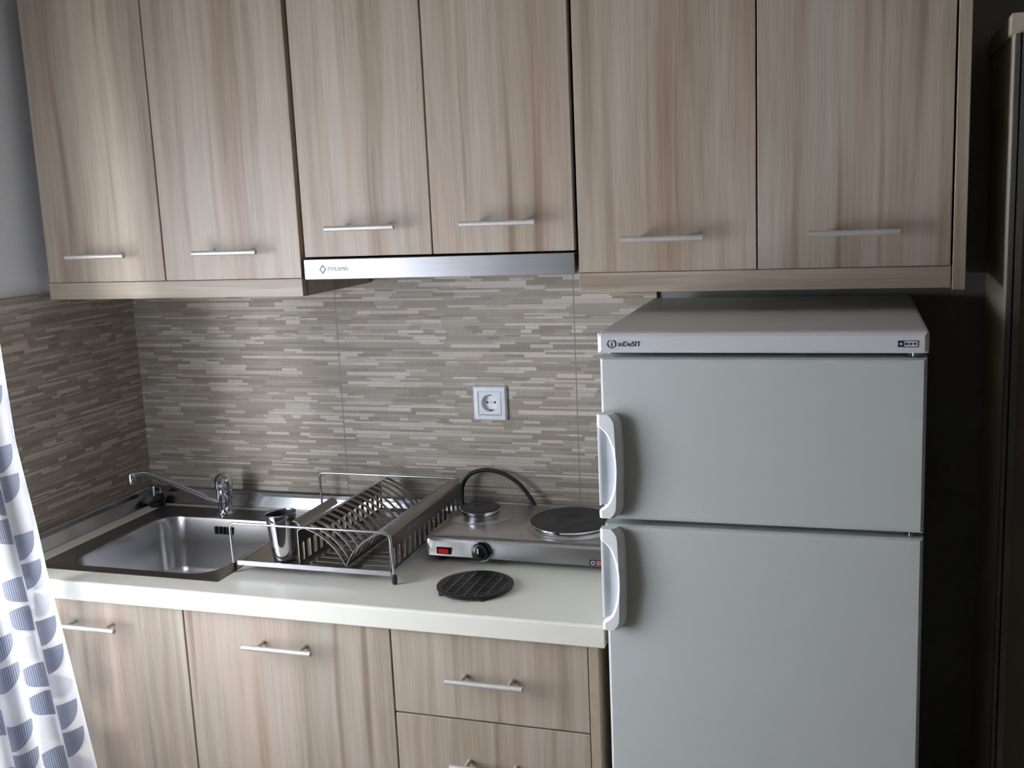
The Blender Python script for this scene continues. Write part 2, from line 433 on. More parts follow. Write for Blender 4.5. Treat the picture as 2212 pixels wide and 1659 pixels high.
upper('two-door wood wall cabinet above the white fridge', 1.3115, 1.9905, 1.6548, UB, 1.3115, 1.9905, (1.4825, 1.826),
      pelmet=(1.3115, 1.9905, -.340, -.322, 1.481, 1.5195), end_panel=[(1.3115, 1.3295, -.3225, -.0105, 1.481, 1.5205), (1.9925, 2.014, -.3475, -.0004, 1.478, UT)], hz=1.584)

# range hood: slim pull-out front with body above and behind
hood = thing('range_hood', 'slim brushed steel pull-out range hood under the shorter cabinet', 'range hood', (1.0085, -.17, 1.517))
obj('front_panel', box(.7115, 1.3055, -.3487, -.3187, 1.5175, 1.5600, bev=.0015, seg=2), M_hood, hood)
bm = bmesh.new(); bx(bm, .7200, 1.2975, -.316, -.03, 1.5215, 1.555)
obj('body', bm, M_hood, hood)
bm = bmesh.new()
for i in range(14): bx(bm, .76+i*.036, .785+i*.036, -.28, -.08, 1.5195, 1.5214)
obj('grease_filter', bm, M_steel, hood)
# diamond emblem and raised maker's letters
cx, cz, s = .7555, 1.5385, .0105
bm = bmesh.new()
def ring_poly(bm, outer, inner, y0, y1):
    n = len(outer)
    vo = [[bm.verts.new((p[0], y, p[1])) for p in outer] for y in (y0, y1)]
    vi = [[bm.verts.new((p[0], y, p[1])) for p in inner] for y in (y0, y1)]
    for i in range(n):
        j = (i+1) % n
        bm.faces.new((vo[0][i], vo[0][j], vi[0][j], vi[0][i])); bm.faces.new((vo[1][i], vi[1][i], vi[1][j], vo[1][j]))
        bm.faces.new((vo[0][i], vo[1][i], vo[1][j], vo[0][j])); bm.faces.new((vi[0][i], vi[0][j], vi[1][j], vi[1][i]))
    return bm
dm = [(0, 1), (.8, 0), (0, -1), (-.8, 0)]
ring_poly(bm, [(cx+a*s, cz+b*s) for a, b in dm], [(cx+a*s*.55, cz+b*s*.55) for a, b in dm], -.3492, -.3486)
obj('emblem', bm, M_logo, hood)
obj('lettering', place_text(text_bm('PYRAMIS', .0130, .0010, .0), .7665, -.3489, 1.5345, .98, 1.0), M_logo, hood)

# ------------------------------------------------------------------ base cabinets
LY = -.5826; ZT = .857
def base(label, x0, x1, kind, fronts, side=None):
    t = thing('base_cabinet', label, 'cabinet', ((x0+x1)/2, -.3, 0), 0, 'base cabinets under the worktop')
    bm = bmesh.new(); cx0, cx1 = x0+.001, (x1-.001 if side is None else side[0]-.001)
    # open-topped carcass so the sink bowl has room
    yb0, yb1 = LY+DT+.002, -.012
    bx(bm, cx0, cx0+.016, yb0, yb1, .10, ZT); bx(bm, cx1-.016, cx1, yb0, yb1, .10, ZT)
    bx(bm, cx0+.016, cx1-.016, yb1-.008, yb1, .10, ZT); bx(bm, cx0+.016, cx1-.016, yb0, yb1-.008, .10, .116)
    obj('carcass', bm, M_dark, t)
    obj('kickboard', box(x0, x1, LY+.05, LY+.066, 0, .10), M_dark, t)
    for nm, a, b, z0, z1, hx, hz in fronts:
        d = obj(nm, box(a+.0014, b-.0014, LY, LY+DT, z0, z1, bev=.0012, seg=1), M_wood, t)
        bar_handle(d, hx, LY, hz)
    if side: obj('side_panel', box(side[0], side[1], LY-.0, -.0105, 0, ZT, bev=.001, seg=1), M_edge, t)
    return t
base('double-door pale wood base cabinet under the sink', .03, .9692, 'door',
     [('door', .03, .4941, .11, .853, .2635, .802), ('door', .4941, .9692, .11, .853, .730, .7955)])
base('pale wood drawer cabinet between the sink cabinet and fridge', .9692, 1.3882, 'drawer',
     [('drawer', .9692, 1.3692, .677, .853, 1.171, .7675), ('drawer', .9692, 1.3692, .492, .6735, 1.171, .590), ('drawer', .9692, 1.3692, .11, .4885, 1.171, .40)],
     side=(1.3692, 1.3882))

# worktop with a real cut-out for the sink
SX0, SX1, SY0, SY1 = .075, .557, -.540, -.052     # sink flange
BX0, BX1, BY0, BY1 = .143, .520, -.512, -.138     # bowl rim
TZ = .90
bm = bmesh.new()
def rrect(x0, x1, y0, y1, r, n=8):
    out = []
    for cx_, cy_, a0 in ((x1-r, y1-r, 0), (x0+r, y1-r, 90), (x0+r, y0+r, 180), (x1-r, y0+r, 270)):
        for k in range(n+1):
            a = R(a0+90*k/n); out.append((cx_+r*math.cos(a), cy_+r*math.sin(a)))
    return out
# slab in four pieces around the hole
bx(bm, .0095, BX0-.01, -.6008+.008, -.0095, ZT, TZ); bx(bm, BX1+.01, 1.404, -.6008+.008, -.0095, ZT, TZ)
bx(bm, BX0-.01, BX1+.01, BY1+.01, -.0095, ZT, TZ); bx(bm, BX0-.01, BX1+.01, -.6008+.008, BY0-.01, ZT, TZ)
# rounded post-formed front edge
r_ = .006; prof = [(-.6008+.008, ZT), (-.6008+.002, ZT), (-.6008, ZT+.002)]
for k in range(7):
    a = R(90*k/6); prof.append((-.6008+r_-r_*math.cos(a), TZ-r_+r_*math.sin(a)))
prof.append((-.6008+.008, TZ))
prism(bm, prof, .0095, 1.404, 'x')
wt = tag(obj('worktop', bm, M_top), 'long cream laminate worktop with thick front edge, over the base cabinets', 'worktop')
# aluminium upstand strips
def upstand(name, a, b, axis):
    prof = [(0, 0), (-.022, 0), (-.0215, .004), (-.0105, .030), (-.0100, .040), (-.006, .0445), (0, .0445)]
    bm = bmesh.new()
    if axis == 'x': prism(bm, [(-.0095+p[0], TZ+p[1]) for p in prof], a, b, 'x')
    else:
        pts = [(.0095-p[0], TZ+p[1]) for p in prof]; prism(bm, pts, a, b, 'y')
    return struct(name, bm, M_alu)
upstand('trim_1', .030, 1.40, 'x')
upstand('trim_2', -.600, -.030, 'y')
obj('corner_piece', box(.0097, .034, -.034, -.0097, TZ, TZ+.047, bev=.004), M_alu)['kind'] = 'structure'
bpy.data.objects['corner_piece'].name = 'trim_3'

# ------------------------------------------------------------------ sink
sk = thing('sink', 'inset stainless steel single-bowl sink in the worktop corner', 'sink', ((SX0+SX1)/2, (SY0+SY1)/2, TZ))
bm = bmesh.new(); n = 8
o_ = rrect(SX0, SX1, SY0, SY1, .005, n); o2 = rrect(SX0+.003, SX1-.003, SY0+.003, SY1-.003, .004, n)
i1 = rrect(BX0-.009, BX1+.009, BY0-.009, BY1+.009, .066, n); i2 = rrect(BX0-.004, BX1+.004, BY0-.004, BY1+.004, .062, n)
i3 = rrect(BX0, BX1, BY0, BY1, .058, n)
def loop(bm, pts, z): return [bm.verts.new((p[0], p[1], z)) for p in pts]
L = [loop(bm, o_, TZ+.0003), loop(bm, o2, TZ+.0022), loop(bm, i1, TZ+.0018), loop(bm, i2, TZ+.0040), loop(bm, i3, TZ+.0020)]
for a, b in zip(L, L[1:]):
    for i in range(len(a)):
        f = bm.faces.new((a[i], a[(i+1) % len(a)], b[(i+1) % len(a)], b[i])); f.smooth = True
obj('drainer_deck', bm, M_sink, sk)['label'] = 'flat steel deck round the bowl'
bm = bmesh.new(); levels = [(0, .0018), (.002, -.006), (.006, -.06), (.012, -.125), (.020, -.143), (.036, -.152), (.06, -.155)]
prev = None
for ins, dz in levels:
    pts = rrect(BX0+ins, BX1-ins, BY0+ins, BY1-ins, max(.058-ins*.4, .03), n); cur = loop(bm, pts, TZ+dz)
    if prev:
        for i in range(len(cur)):
            f = bm.faces.new((prev[i], prev[(i+1) % len(cur)], cur[(i+1) % len(cur)], cur[i])); f.smooth = True
    prev = cur
# bottom down to the drain hole
dc = ((BX0+BX1)/2, (BY0+BY1)/2); cc_ = []
for p in rrect(BX0+.06, BX1-.06, BY0+.06, BY1-.06, .034, n):
    d = Vector((p[0]-dc[0], p[1]-dc[1])).normalized(); cc_.append((dc[0]+d.x*.045, dc[1]+d.y*.045))
cur = loop(bm, cc_, TZ-.157)
for i in range(len(cur)):
    f = bm.faces.new((prev[i], prev[(i+1) % len(cur)], cur[(i+1) % len(cur)], cur[i])); f.smooth = True
obj('bowl', bm, M_bowl, sk)['label'] = 'deep rounded steel bowl'
bm = bmesh.new(); lathe(bm, [(.0, -.1605), (.030, -.1605), (.036, -.158), (.045, -.1562), (.0445, -.164), (0, -.166)], (dc[0], dc[1], TZ), 32)
dr = obj('drain', bm, M_chrome, sk)
bm = bmesh.new()
for k in range(5):
    x0 = .289+k*.0115
    bx(bm, x0, x0+.0055, BY1-.0095, BY1-.0035, TZ-.036, TZ-.017)
obj('overflow_slots', bm, M_hole, sk)['label'] = 'row of dark upright overflow slots'

# ------------------------------------------------------------------ mixer tap
tx, ty = .291, -.092
tp = thing('mixer_tap', 'chrome single-lever mixer tap with long thin spout behind the sink bowl', 'tap', (tx, ty, TZ+.002))
b0 = TZ+.002
bm = bmesh.new(); lathe(bm, [(.025, 0), (.025, .003), (.0190, .007), (.0175, .012), (.0180, .034), (.0182, .0355), (.0195, .037), (.0205, .062), (.0200, .0645), (.0200, .066)], (tx, ty, b0), 32)
obj('body', bm, M_chrome, tp)
bm = bmesh.new(); lathe(bm, [(.0200, .0665), (.0222, .068), (.0226, .074), (.0224, .088), (.0205, .097), (.0150, .1035), (.0080, .1065), (0, .1072)], (tx, ty, b0), 32)
# short lever towards the room
tube(bm, smooth_path([(tx+.004, ty-.010, b0+.090), (tx+.012, ty-.026, b0+.091), (tx+.020, ty-.042, b0+.086)], 5), [.0085]*4+[.008]*3+[.0075]*3+[.006], 16)
obj('lever', bm, M_chrome, tp)
tip = Vector((.112, -.218, 1.031))
d = Vector((tip.x-tx, tip.y-ty, 0))
base_p = Vector((tx, ty, b0+.030))
pts = [base_p+d*.06, base_p+d*.10+Vector((0, 0, .005)), base_p+d*.40+Vector((0, 0, .043)), base_p+d*.78+Vector((0, 0, .0905)), base_p+d*.84+Vector((0, 0, .0965)), base_p+d*.90+Vector((0, 0, .0985)), base_p+d*1.0+Vector((0, 0, .0955))]
sp = smooth_path(pts, 6)
bm = bmesh.new(); tube(bm, sp, .0065, 16)
obj('spout', bm, M_chrome, tp)
e = pts[-1]
bm = bmesh.new(); lathe(bm, [(.006, .008), (.0095, .005), (.0105, 0), (.0105, -.016), (.0095, -.021), (.007, -.022)], tuple(e), 24)
obj('aerator', bm, M_chrome, tp)

# sink plug lying in the corner
bm = bmesh.new(); lathe(bm, [(.0, 0), (.018, 0), (.021, .003), (.021, .009), (.017, .013), (0, .014)], (.058, -.058, TZ+.0005), 28)
p = tag(obj('sink_plug', bm, M_teal), 'small dark rubber sink plug in the worktop corner', 'plug')
bm = bmesh.new(); lathe(bm, [(0, 0), (.013, 0), (.0145, .003), (.0145, .010), (.011, .016), (0, .017)], (.062, -.052, TZ+.0145), 24)
obj('grip', bm, M_teal, p)

# ------------------------------------------------------------------ dish rack
X0, X1, YA, YB = .559, .9365, -.478, -.055
rk = thing('dish_rack', 'slotted steel dish rack straddling sink edge and worktop', 'dish rack', ((X0+X1)/2, (YA+YB)/2, TZ))
for y, dx in ((YA, 0), (YB, -.010)):
    bm = bmesh.new()
    pth = rounded_path([(X0+dx, y, TZ+.012), (X0-.002+dx, y, 1.010), (X1-.004+dx, y, 1.010), (X1+dx, y, TZ+.012)], .014, 7)
    tube(bm, pth, .0029, 12)
    f = obj('end_frame', bm, M_wire, rk)
    for xx in (X0+dx, X1+dx):
        zf = TZ if xx > SX1+.005 or True else TZ
        bm = bmesh.new(); lathe(bm, [(.0035, .0005 if xx > .6 else .0028), (.0055, .004), (.0058, .012), (.0048, .019), (.0032, .022)], (xx, y, TZ), 16)
        obj('rubber_foot', bm, M_rub, f)
# side rails along y at tray level
TRZ = .9245
bm = bmesh.new(); tube(bm, [(X0+.012, YA, TRZ), (X0+.004, YB, TRZ)], .0026, 10); obj('side_rail', bm, M_wire, rk)
bm = bmesh.new(); tube(bm, [(X1-.004, YA, TRZ), (X1-.012, YB, TRZ)], .0026, 10); obj('side_rail', bm, M_wire, rk)
# tray: sheet with drain slots and a folded front lip
bm = bmesh.new()
t0, t1 = X0+.015, X1-.008
ribbon(bm, [(t0, TRZ-.001), (.715, TRZ-.001)], YA+.004, YB-.004, .0012, False)
nsl = 15; pitch = (YB-YA-.02)/nsl
for k in range(nsl):
    y = YA+.010+k*pitch
    ribbon(bm, [(.715, TRZ-.001), (t1, TRZ-.001)], y, y+pitch*.45, .0012, False)
for xa, xb in ((.715, .735), (.800, .850), (t1-.02, t1)):
    ribbon(bm, [(xa, TRZ-.0012), (xb, TRZ-.0012)], YA+.004, YB-.004, .0012, False)
obj('tray', bm, M_rack, rk)
for y in (YA, YB):
    bm = bmesh.new(); bx(bm, X0+.011, X1-.006, y-.004, y-.0015, TRZ-.0065, TRZ+.0045, bev=.0008, seg=1)
    obj('tray_lip', bm, M_wire, rk)
# slotted folded dividers (profile in x,z; slots across)
def arc(p, q, bulge, n=10):
    P, Q = Vector(p), Vector(q); d = (Q-P); nn = Vector((-d.y, d.x)).normalized()
    return [tuple(P.lerp(Q, k/n)+nn*bulge*4*(k/n)*(1-k/n)) for k in range(n+1)]
VX, VZ = .826, TRZ+.004
left_arch = arc((.7355, 1.0065), (VX, VZ), .0135)
right_arch = arc((VX, VZ), (.9085, 1.0050), .0135)
def divider(arch, wallx, top, side):
    bm = bmesh.new()
    a = arch if side == 'L' else arch[::-1]          # starts at the top
    # solid strip along the top and the outer wall's upper band
    roll = []
    c = a[0]; w = wallx
    for k in range(6):
        an = R(k*18); roll.append((c[0]+(w-c[0])*math.sin(an), c[1]-.008*(1-math.cos(an))))
    ribbon(bm, roll, YA+.004, YB-.004, .0013)
    ribbon(bm, [(w, roll[-1][1]), (w, .970)], YA+.004, YB-.004, .0013)
    ribbon(bm, [(w, .932), (w, TRZ)], YA+.004, YB-.004, .0013)
    ribbon(bm, a[-2:], YA+.004, YB-.004, .0013)
    for k in range(nsl+1):
        y = YA+.004+k*(YB-YA-.008)/nsl
        hw = .0050 if 0 < k < nsl else .011
        y0, y1 = max(YA+.004, y-hw), min(YB-.004, y+hw)
        ribbon(bm, a[:-1], y0, y1, .0013)
        ribbon(bm, [(w, .970), (w, .932)], y0, y1+.004 if k < nsl else y1, .0013)
    return obj('plate_divider', bm, M_rack, rk)
divider(left_arch, .7175, 1.01, 'L')
divider(right_arch, .9275, 1.01, 'R')
# raised rounded flap along the cup side
bm = bmesh.new()
ribbon(bm, arc((.7170, 1.006), (.7010, 1.0175), -.003, 6), -.462, -.285, .0022)
obj('cup_flap', bm, M_rack, rk)

# steel cup standing in the rack, leaning a little
def cup_part(prof):
    b_ = bmesh.new(); lathe(b_, prof, (0, 0, 0), 44, cap0=False, cap1=False)
    bmesh.ops.transform(b_, matrix=Matrix.Translation((.6640, -.438, TRZ+.0016)) @ Matrix.Rotation(R(-3), 4, 'Y'), verts=b_.verts); return b_
cu_ = tag(obj('steel_cup', cup_part([(0, 0), (.0245, 0), (.0262, .002), (.0268, .010), (.0325, .0985), (.0338, .0998), (.0344, .1008), (.0338, .1016), (.0330, .1008), (.0322, .0985)]), M_chrome), 'polished steel cup leaning in the sink end of the dish rack', 'cup')
obj('interior', cup_part([(.0322, .0984), (.0258, .010), (.0235, .003), (0, .0025)]), M_cupin, cu_)['label'] = 'inside of the cup, its shade put into the colour'
# ------------------------------------------------------------------ hot plate
HX0, HX1, HY0, HY1 = .9445, 1.398, -.333, -.062
HZ0, HZ1 = .9125, .9585
hp = thing('hot_plate', 'stainless steel two-burner electric hot plate between dish rack and fridge', 'hot plate', ((HX0+HX1)/2, (HY0+HY1)/2, TZ))
bm = bmesh.new()
prof = [(HY0+.004, HZ0), (HY0, HZ0+.003), (HY0+.004, HZ1-.012), (HY0+.007, HZ1-.006), (HY0+.013, HZ1-.002), (HY0+.022, HZ1), (HY1-.012, HZ1), (HY1-.003, HZ1-.004), (HY1, HZ1-.012), (HY1, HZ0)]
# end-rounded body: several sections along x
secs = [(HX0, .72), (HX0+.002, .86), (HX0+.006, .95), (HX0+.012, 1.0), (HX1-.012, 1.0), (HX1-.006, .95), (HX1-.002, .86), (HX1, .72)]
rings = []
for x, s_ in secs:
    yc, zc = (HY0+HY1)/2, HZ0
    ins = (1-s_)*.04
    rings.append([bm.verts.new((x, max(min(p[0], HY1-ins), HY0+ins) , zc+(p[1]-zc)*(1-(1-s_)*.45))) for p in prof])
for a, b in zip(rings, rings[1:]):
    for i in range(len(prof)):
        f = bm.faces.new((a[i], a[(i+1) % len(prof)], b[(i+1) % len(prof)], b[i])); f.smooth = True
bm.faces.new(rings[0][::-1]); bm.faces.new(rings[-1])
obj('body', bm, M_steel, hp)
for fx_, fy_ in ((HX0+.03, HY0+.03), (HX1-.03, HY0+.03), (HX0+.03, HY1-.03), (HX1-.03, HY1-.03)):
    bm = bmesh.new(); lathe(bm, [(.010, .0), (.012, .003), (.012, .0128)], (fx_, fy_, TZ), 16); obj('foot', bm, M_rub, hp)
def burner(cx_, cy_, r, hh, w_=.030):
    bm = bmesh.new()
    lathe(bm, [(r+w_, .0002), (r+w_*.75, .0022), (r+w_*.35, .0016), (r+.002, .0030), (r-.004, .007), (r-.004, .0005)], (cx_, cy_, HZ1), 56, cap0=False, cap1=False)
    g = obj('burner_ring', bm, M_steel, hp)
    bm = bmesh.new()
    lathe(bm, [(r-.006, .0005), (r-.006, hh*.5), (r+.001, hh*.62), (r+.001, hh*.80), (r-.001, hh*.84)], (cx_, cy_, HZ1), 56, cap1=False)
    obj('trim_ring', bm, M_chrome, g)
    bm = bmesh.new()
    pr = [(r-.0012, hh*.62), (r-.0002, hh*.86), (r-.003, hh)]
    q = r-.006
    while q > r*.35: pr += [(q, hh), (q-.0012, hh-.0006), (q-.0024, hh)]; q -= .007
    pr += [(r*.33, hh), (r*.30, hh-.0018), (0, hh-.0018)]
    lathe(bm, pr, (cx_, cy_, HZ1), 64)
    return obj('cast_iron_plate', bm, M_iron, hp)
burner(1.017, -.168, .0455, .021)
burner(1.244, -.212, .0915, .017, .008)
# slanted front: switch, knobs, badge
FY = HY0+.0008
bm = bmesh.new(); bx(bm, .9725, 1.0050, FY-.003, FY+.003, .9195, .9345, bev=.0012); s0 = obj('switch', bm, M_knob, hp)
bm = bmesh.new(); bx(bm, .9775, 1.0000, FY-.0055, FY-.0025, .9220, .9320, bev=.001); obj('rocker', bm, M_red, s0)['label'] = 'red rocker'
def knob(x, z):
    bm = bmesh.new()
    lathe(bm, [(.0205, .002), (.0205, -.001), (.0195, -.0028), (.0170, -.003), (.0165, -.014), (.0150, -.0185), (.010, -.0205), (0, -.0208)], (x, FY, z), 40, 'y')
    k_ = obj('knob', bm, M_knob, hp)
    bm = bmesh.new(); bx(bm, x-.0012, x+.0012, FY-.0222, FY-.0205, z+.002, z+.013); obj('pointer', bm, M_white, k_)
    bm = bmesh.new(); lathe(bm, [(.0235, .0022), (.0235, .0004), (.0205, .0003)], (x, FY, z), 40, 'y', cap0=False, cap1=False); obj('bezel', bm, M_chrome, k_)
knob(1.0745, .9305)
bm = bmesh.new(); bx(bm, 1.311, 1.352, FY-.0016, FY+.001, .9155, .9285, bev=.0015); bd = obj('badge', bm, M_ink, hp)
bm = bmesh.new()
rg = [(1.3195+.0042*math.cos(2*PI*i/20), .922+.0042*math.sin(2*PI*i/20)) for i in range(20)]; ri = [(1.3195+.0030*math.cos(2*PI*i/20), .922+.0030*math.sin(2*PI*i/20)) for i in range(20)]
ring_poly(bm, rg, ri, FY-.0022, FY-.0015); obj('emblem', bm, M_fridget, bd)
bm = bmesh.new(); bx(bm, 1.3265, 1.350, FY-.0022, FY-.0014, .9170, .9270, bev=.0006, seg=1); obj('badge_panel', bm, M_pink, bd)
# black power cable looping from the back of the hot plate down behind the rack
bm = bmesh.new()
cp = smooth_path([(1.115, HY1-.002, .935), (1.110, -.050, .945), (1.100, -.043, .962), (1.070, -.036, .996), (1.030, -.033, 1.020), (.985, -.032, 1.028), (.947, -.033, 1.018), (.927, -.036, .995), (.922, -.039, .965), (.9245, -.040, .925), (.934, -.041, .908)], 8)
tube(bm, cp, .0050, 12); obj('power_cable', bm, M_rub, hp)['label'] = 'thick black cable arching up against the tiles'

# round black cast-iron trivet on four small feet
tc = (1.107, -.463); tr_ = .078
tv = thing('trivet', 'round black lattice trivet lying on the cream worktop in front of the hot plate', 'trivet', (tc[0], tc[1], TZ))
bm = bmesh.new(); zt = .0095
lathe(bm, [(tr_-.011, .004), (tr_-.001, .004), (tr_, .0055), (tr_, zt-.001), (tr_-.0015, zt), (tr_-.009, zt), (tr_-.011, zt-.002), (tr_-.011, .004)], (tc[0], tc[1], TZ), 64, cap0=False, cap1=False)
obj('rim', bm, M_trivet, tv)
bm = bmesh.new()
for i in range(-6, 7):
    y = i*.0108; h = math.sqrt(max((tr_-.010)**2-y*y, 0))
    if h > .01: bx(bm, tc[0]-h, tc[0]+h, tc[1]+y-.0032, tc[1]+y+.0032, TZ+.0045, TZ+zt-.0012)
for i in range(-3, 4):
    x = i*.021; h = math.sqrt(max((tr_-.010)**2-x*x, 0))
    if h > .01: bx(bm, tc[0]+x-.0028, tc[0]+x+.0028, tc[1]-h, tc[1]+h, TZ+.0040, TZ+zt-.0006)
lathe(bm, [(tr_-.012, .0028), (tr_-.012, .0042)], (tc[0], tc[1], TZ), 48)
obj('lattice', bm, M_trivet, tv)
for a in (45, 135, 225, 300):
    bm = bmesh.new(); lathe(bm, [(.006, 0), (.008, .001), (.008, .0044)], (tc[0]+(tr_-.006)*math.cos(R(a)), tc[1]+(tr_-.006)*math.sin(R(a)), TZ), 16); obj('foot', bm, M_rub, tv)

# ------------------------------------------------------------------ wall socket
sx0, sx1, sz0, sz1 = .9555, 1.0385, 1.147, 1.230
scx, scz = (sx0+sx1)/2+.001, (sz0+sz1)/2+.001
so = thing('wall_socket', 'white square power socket on the tiled wall above the hot plate', 'socket', (scx, -.009, scz))
y0 = -.0092
bm = bmesh.new()
outer = rrect(sx0, sx1, sz0, sz1, .004, 6); mid_ = rrect(sx0+.003, sx1-.003, sz0+.003, sz1-.003, .003, 6); m2_ = rrect(sx0+.012, sx1-.012, sz0+.012, sz1-.012, .003, 6); m3_ = rrect(sx0+.0135, sx1-.0135, sz0+.0135, sz1-.0135, .003, 6)
seq = [(outer, y0), (outer, y0-.006), (mid_, y0-.010), (m2_, y0-.0105), (m3_, y0-.0085)]
prev = None
for pts, y in seq:
    cur = [bm.verts.new((p[0], y, p[1])) for p in pts]
    if prev:
        for i in range(len(cur)): bm.faces.new((prev[i], prev[(i+1) % len(cur)], cur[(i+1) % len(cur)], cur[i]))
    prev = cur
obj('frame_plate', bm, M_white, so)
# insert with round recess
bm = bmesh.new(); nn_ = 48; rr_ = .0205
sq = []
for i in range(nn_):
    a = 2*PI*i/nn_; c_, s_ = math.cos(a), math.sin(a); q = .0275/max(abs(c_), abs(s_)); sq.append((scx+c_*q, scz+s_*q))
rgs = [[(p[0], y0-.0085, p[1]) for p in sq], [(p[0], y0-.0118, p[1]) for p in sq]]
rgs.append([(scx+(rr_+.0008)*math.cos(2*PI*i/nn_), y0-.0118, scz+(rr_+.0008)*math.sin(2*PI*i/nn_)) for i in range(nn_)])
rgs.append([(scx+rr_*math.cos(2*PI*i/nn_), y0-.0110, scz+rr_*math.sin(2*PI*i/nn_)) for i in range(nn_)])
rgs.append([(scx+(rr_-.0005)*math.cos(2*PI*i/nn_), y0-.0003, scz+(rr_-.0005)*math.sin(2*PI*i/nn_)) for i in range(nn_)])
rv = [[bm.verts.new(p) for p in r] for r in rgs]
for a, b in zip(rv, rv[1:]):
    for i in range(nn_): bm.faces.new((a[i], a[(i+1) % nn_], b[(i+1) % nn_], b[i]))
bm.faces.new(rv[-1])
ins_ = obj('insert', bm, M_white, so)
bm = bmesh.new()
for dx in (-.0095, .0095): lathe(bm, [(.0027, 0), (.0027, -.0006)], (scx+dx, y0-.0003, scz), 16, 'y')
lathe(bm, [(.0013, 0), (.0013, -.0006)], (scx, y0-.0003, scz), 12, 'y')
obj('pin_holes', bm, M_hole, ins_)
for s_ in (1, -1): obj('earth_clip', box(scx-.0022, scx+.0022, y0-.0055, y0-.0006, scz+s_*.0185-.0015, scz+s_*.0185+.0012, bev=.0008), M_ink, ins_)

# ------------------------------------------------------------------ fridge (its own frame: x to the right along the front, y into the wall)
FW, FD = .531, .545
FXX, FYY = 1.4125, -.610
fr = thing('fridge', 'white two-door fridge with freezer on top, right of the worktop', 'fridge', (FXX, FYY, 0), math.atan2(.0093, .531))
obj('cabinet_body', box(.004, FW-.004, .058, FD, .02, 1.4035, bev=.003), M_fridge, fr)
# worktop lid of the fridge: rounded front, raised border
bm = bmesh.new(); zt_, zb_ = 1.4402, 1.4040
prof = [(-.004, zb_), (-.007, zb_+.004), (-.007, zt_-.008), (-.004, zt_-.003), (.001, zt_-.0005), (.012, zt_), (FD, zt_), (FD, zb_)]
secs = [(-.001, .006), (.002, .002), (.006, 0), (FW-.006, 0), (FW-.002, .002), (FW+.001, .006)]
rings = [[bm.verts.new((x, max(p[0], -.007+i_*1.0), min(p[1], zt_-i_*.8))) for p in prof] for x, i_ in secs]
for a, b in zip(rings, rings[1:]):
    for i in range(len(prof)):
        f = bm.faces.new((a[i], a[(i+1) % len(prof)], b[(i+1) % len(prof)], b[i]))
bm.faces.new(rings[0][::-1]); bm.faces.new(rings[-1])
top = obj('top_panel', bm, M_fridget, fr)
# maker's mark: ring with i, and letters
bm = bmesh.new(); lx, lz = .0245, 1.4195
rg = [(lx+.0072*math.cos(R(a)), lz+.0072*math.sin(R(a))) for a in range(0, 360, 12)]
ro = []; 
for a in range(112, 430, 6): ro.append((a, 1))
def arc_ring(bm, cx_, cz_, r0, r1, a0, a1, y0, y1, n=40):
    pr = []
    for k in range(n+1):
        a = R(a0+(a1-a0)*k/n); row = [bm.verts.new((cx_+r*math.cos(a), y, cz_+r*math.sin(a))) for r, y in ((r0, y0), (r1, y0), (r1, y1), (r0, y1))]
        if pr:
            for q in range(4): bm.faces.new((pr[-1][q], pr[-1][(q+1) % 4], row[(q+1) % 4], row[q]))
        pr.append(row)
    bm.faces.new(pr[0][::-1]); bm.faces.new(pr[-1])
arc_ring(bm, lx, lz, .0062, .0076, 112, 428, -.0076, -.0070)
bx(bm, lx-.0009, lx+.0009, -.0076, -.0070, lz-.0045, lz+.0018); bx(bm, lx-.0009, lx+.0009, -.0076, -.0070, lz+.0032, lz+.0050)
obj('emblem', bm, M_ink, top)
obj('lettering', place_text(text_bm('inDeSIT', .0120, .0006, .00002), .0355, -.0073, lz-.0042, 1.0, 1.0), M_ink, top)
# freezer star rating plate
bm = bmesh.new(); px0, px1, pz0, pz1 = .4850, .5155, 1.4140, 1.4245
ring_poly(bm, [(px0, pz0), (px1, pz0), (px1, pz1), (px0, pz1)], [(px0+.0009, pz0+.0009), (px1-.0009, pz0+.0009), (px1-.0009, pz1-.0009), (px0+.0009, pz1-.0009)], -.0076, -.0070)
bx(bm, px0+.0006, px0+.0086, -.0076, -.0070, pz0+.0006, pz1-.0006)
rt = obj('star_rating', bm, M_navy, top)
def star(bm, cx_, cz_, r, y0, y1):
    pts = []
    for k in range(12):
        a = R(90+30*k); q = r if k % 2 == 0 else r*.5
        pts.append((cx_+q*math.cos(a), cz_+q*math.sin(a)))
    prism(bm, pts, y0, y1, 'y')
bm = bmesh.new(); star(bm, px0+.0046, (pz0+pz1)/2, .0027, -.0080, -.0075); obj('white_star', bm, M_fridget, rt)
bm = bmesh.new()
for k in range(3): star(bm, px0+.0125+k*.0062, (pz0+pz1)/2, .0024, -.0076, -.0071)
obj('dark_stars', bm, M_navy, rt)
# gaskets / recess behind doors
obj('door_seal', box(.010, FW-.012, .050, .057, .06, 1.4030), M_gask, fr)['label'] = 'blue-grey seal seen in the gaps between the doors'
def fdoor(z0, z1, nm, label):
    bm = bmesh.new()
    prof = [(.050, z0+.004), (.048, z0), (.006, z0), (.001, z0+.003), (0, z0+.008), (0, z1-.008), (.001, z1-.003), (.006, z1), (.048, z1), (.050, z1-.004)]
    secs = [(.0, .012), (.0015, .004), (.006, .0), (FW-.006, 0), (FW-.0015, .004), (FW, .012)]
    rings = [[bm.verts.new((x, max(p[0], i_), p[1])) for p in prof] for x, i_ in secs]
    for a, b in zip(rings, rings[1:]):
        for i in range(len(prof)): bm.faces.new((a[i], a[(i+1) % len(prof)], b[(i+1) % len(prof)], b[i]))
    bm.faces.new(rings[0][::-1]); bm.faces.new(rings[-1])
    d = obj(nm, bm, M_fridge, fr); d['label'] = label; return d
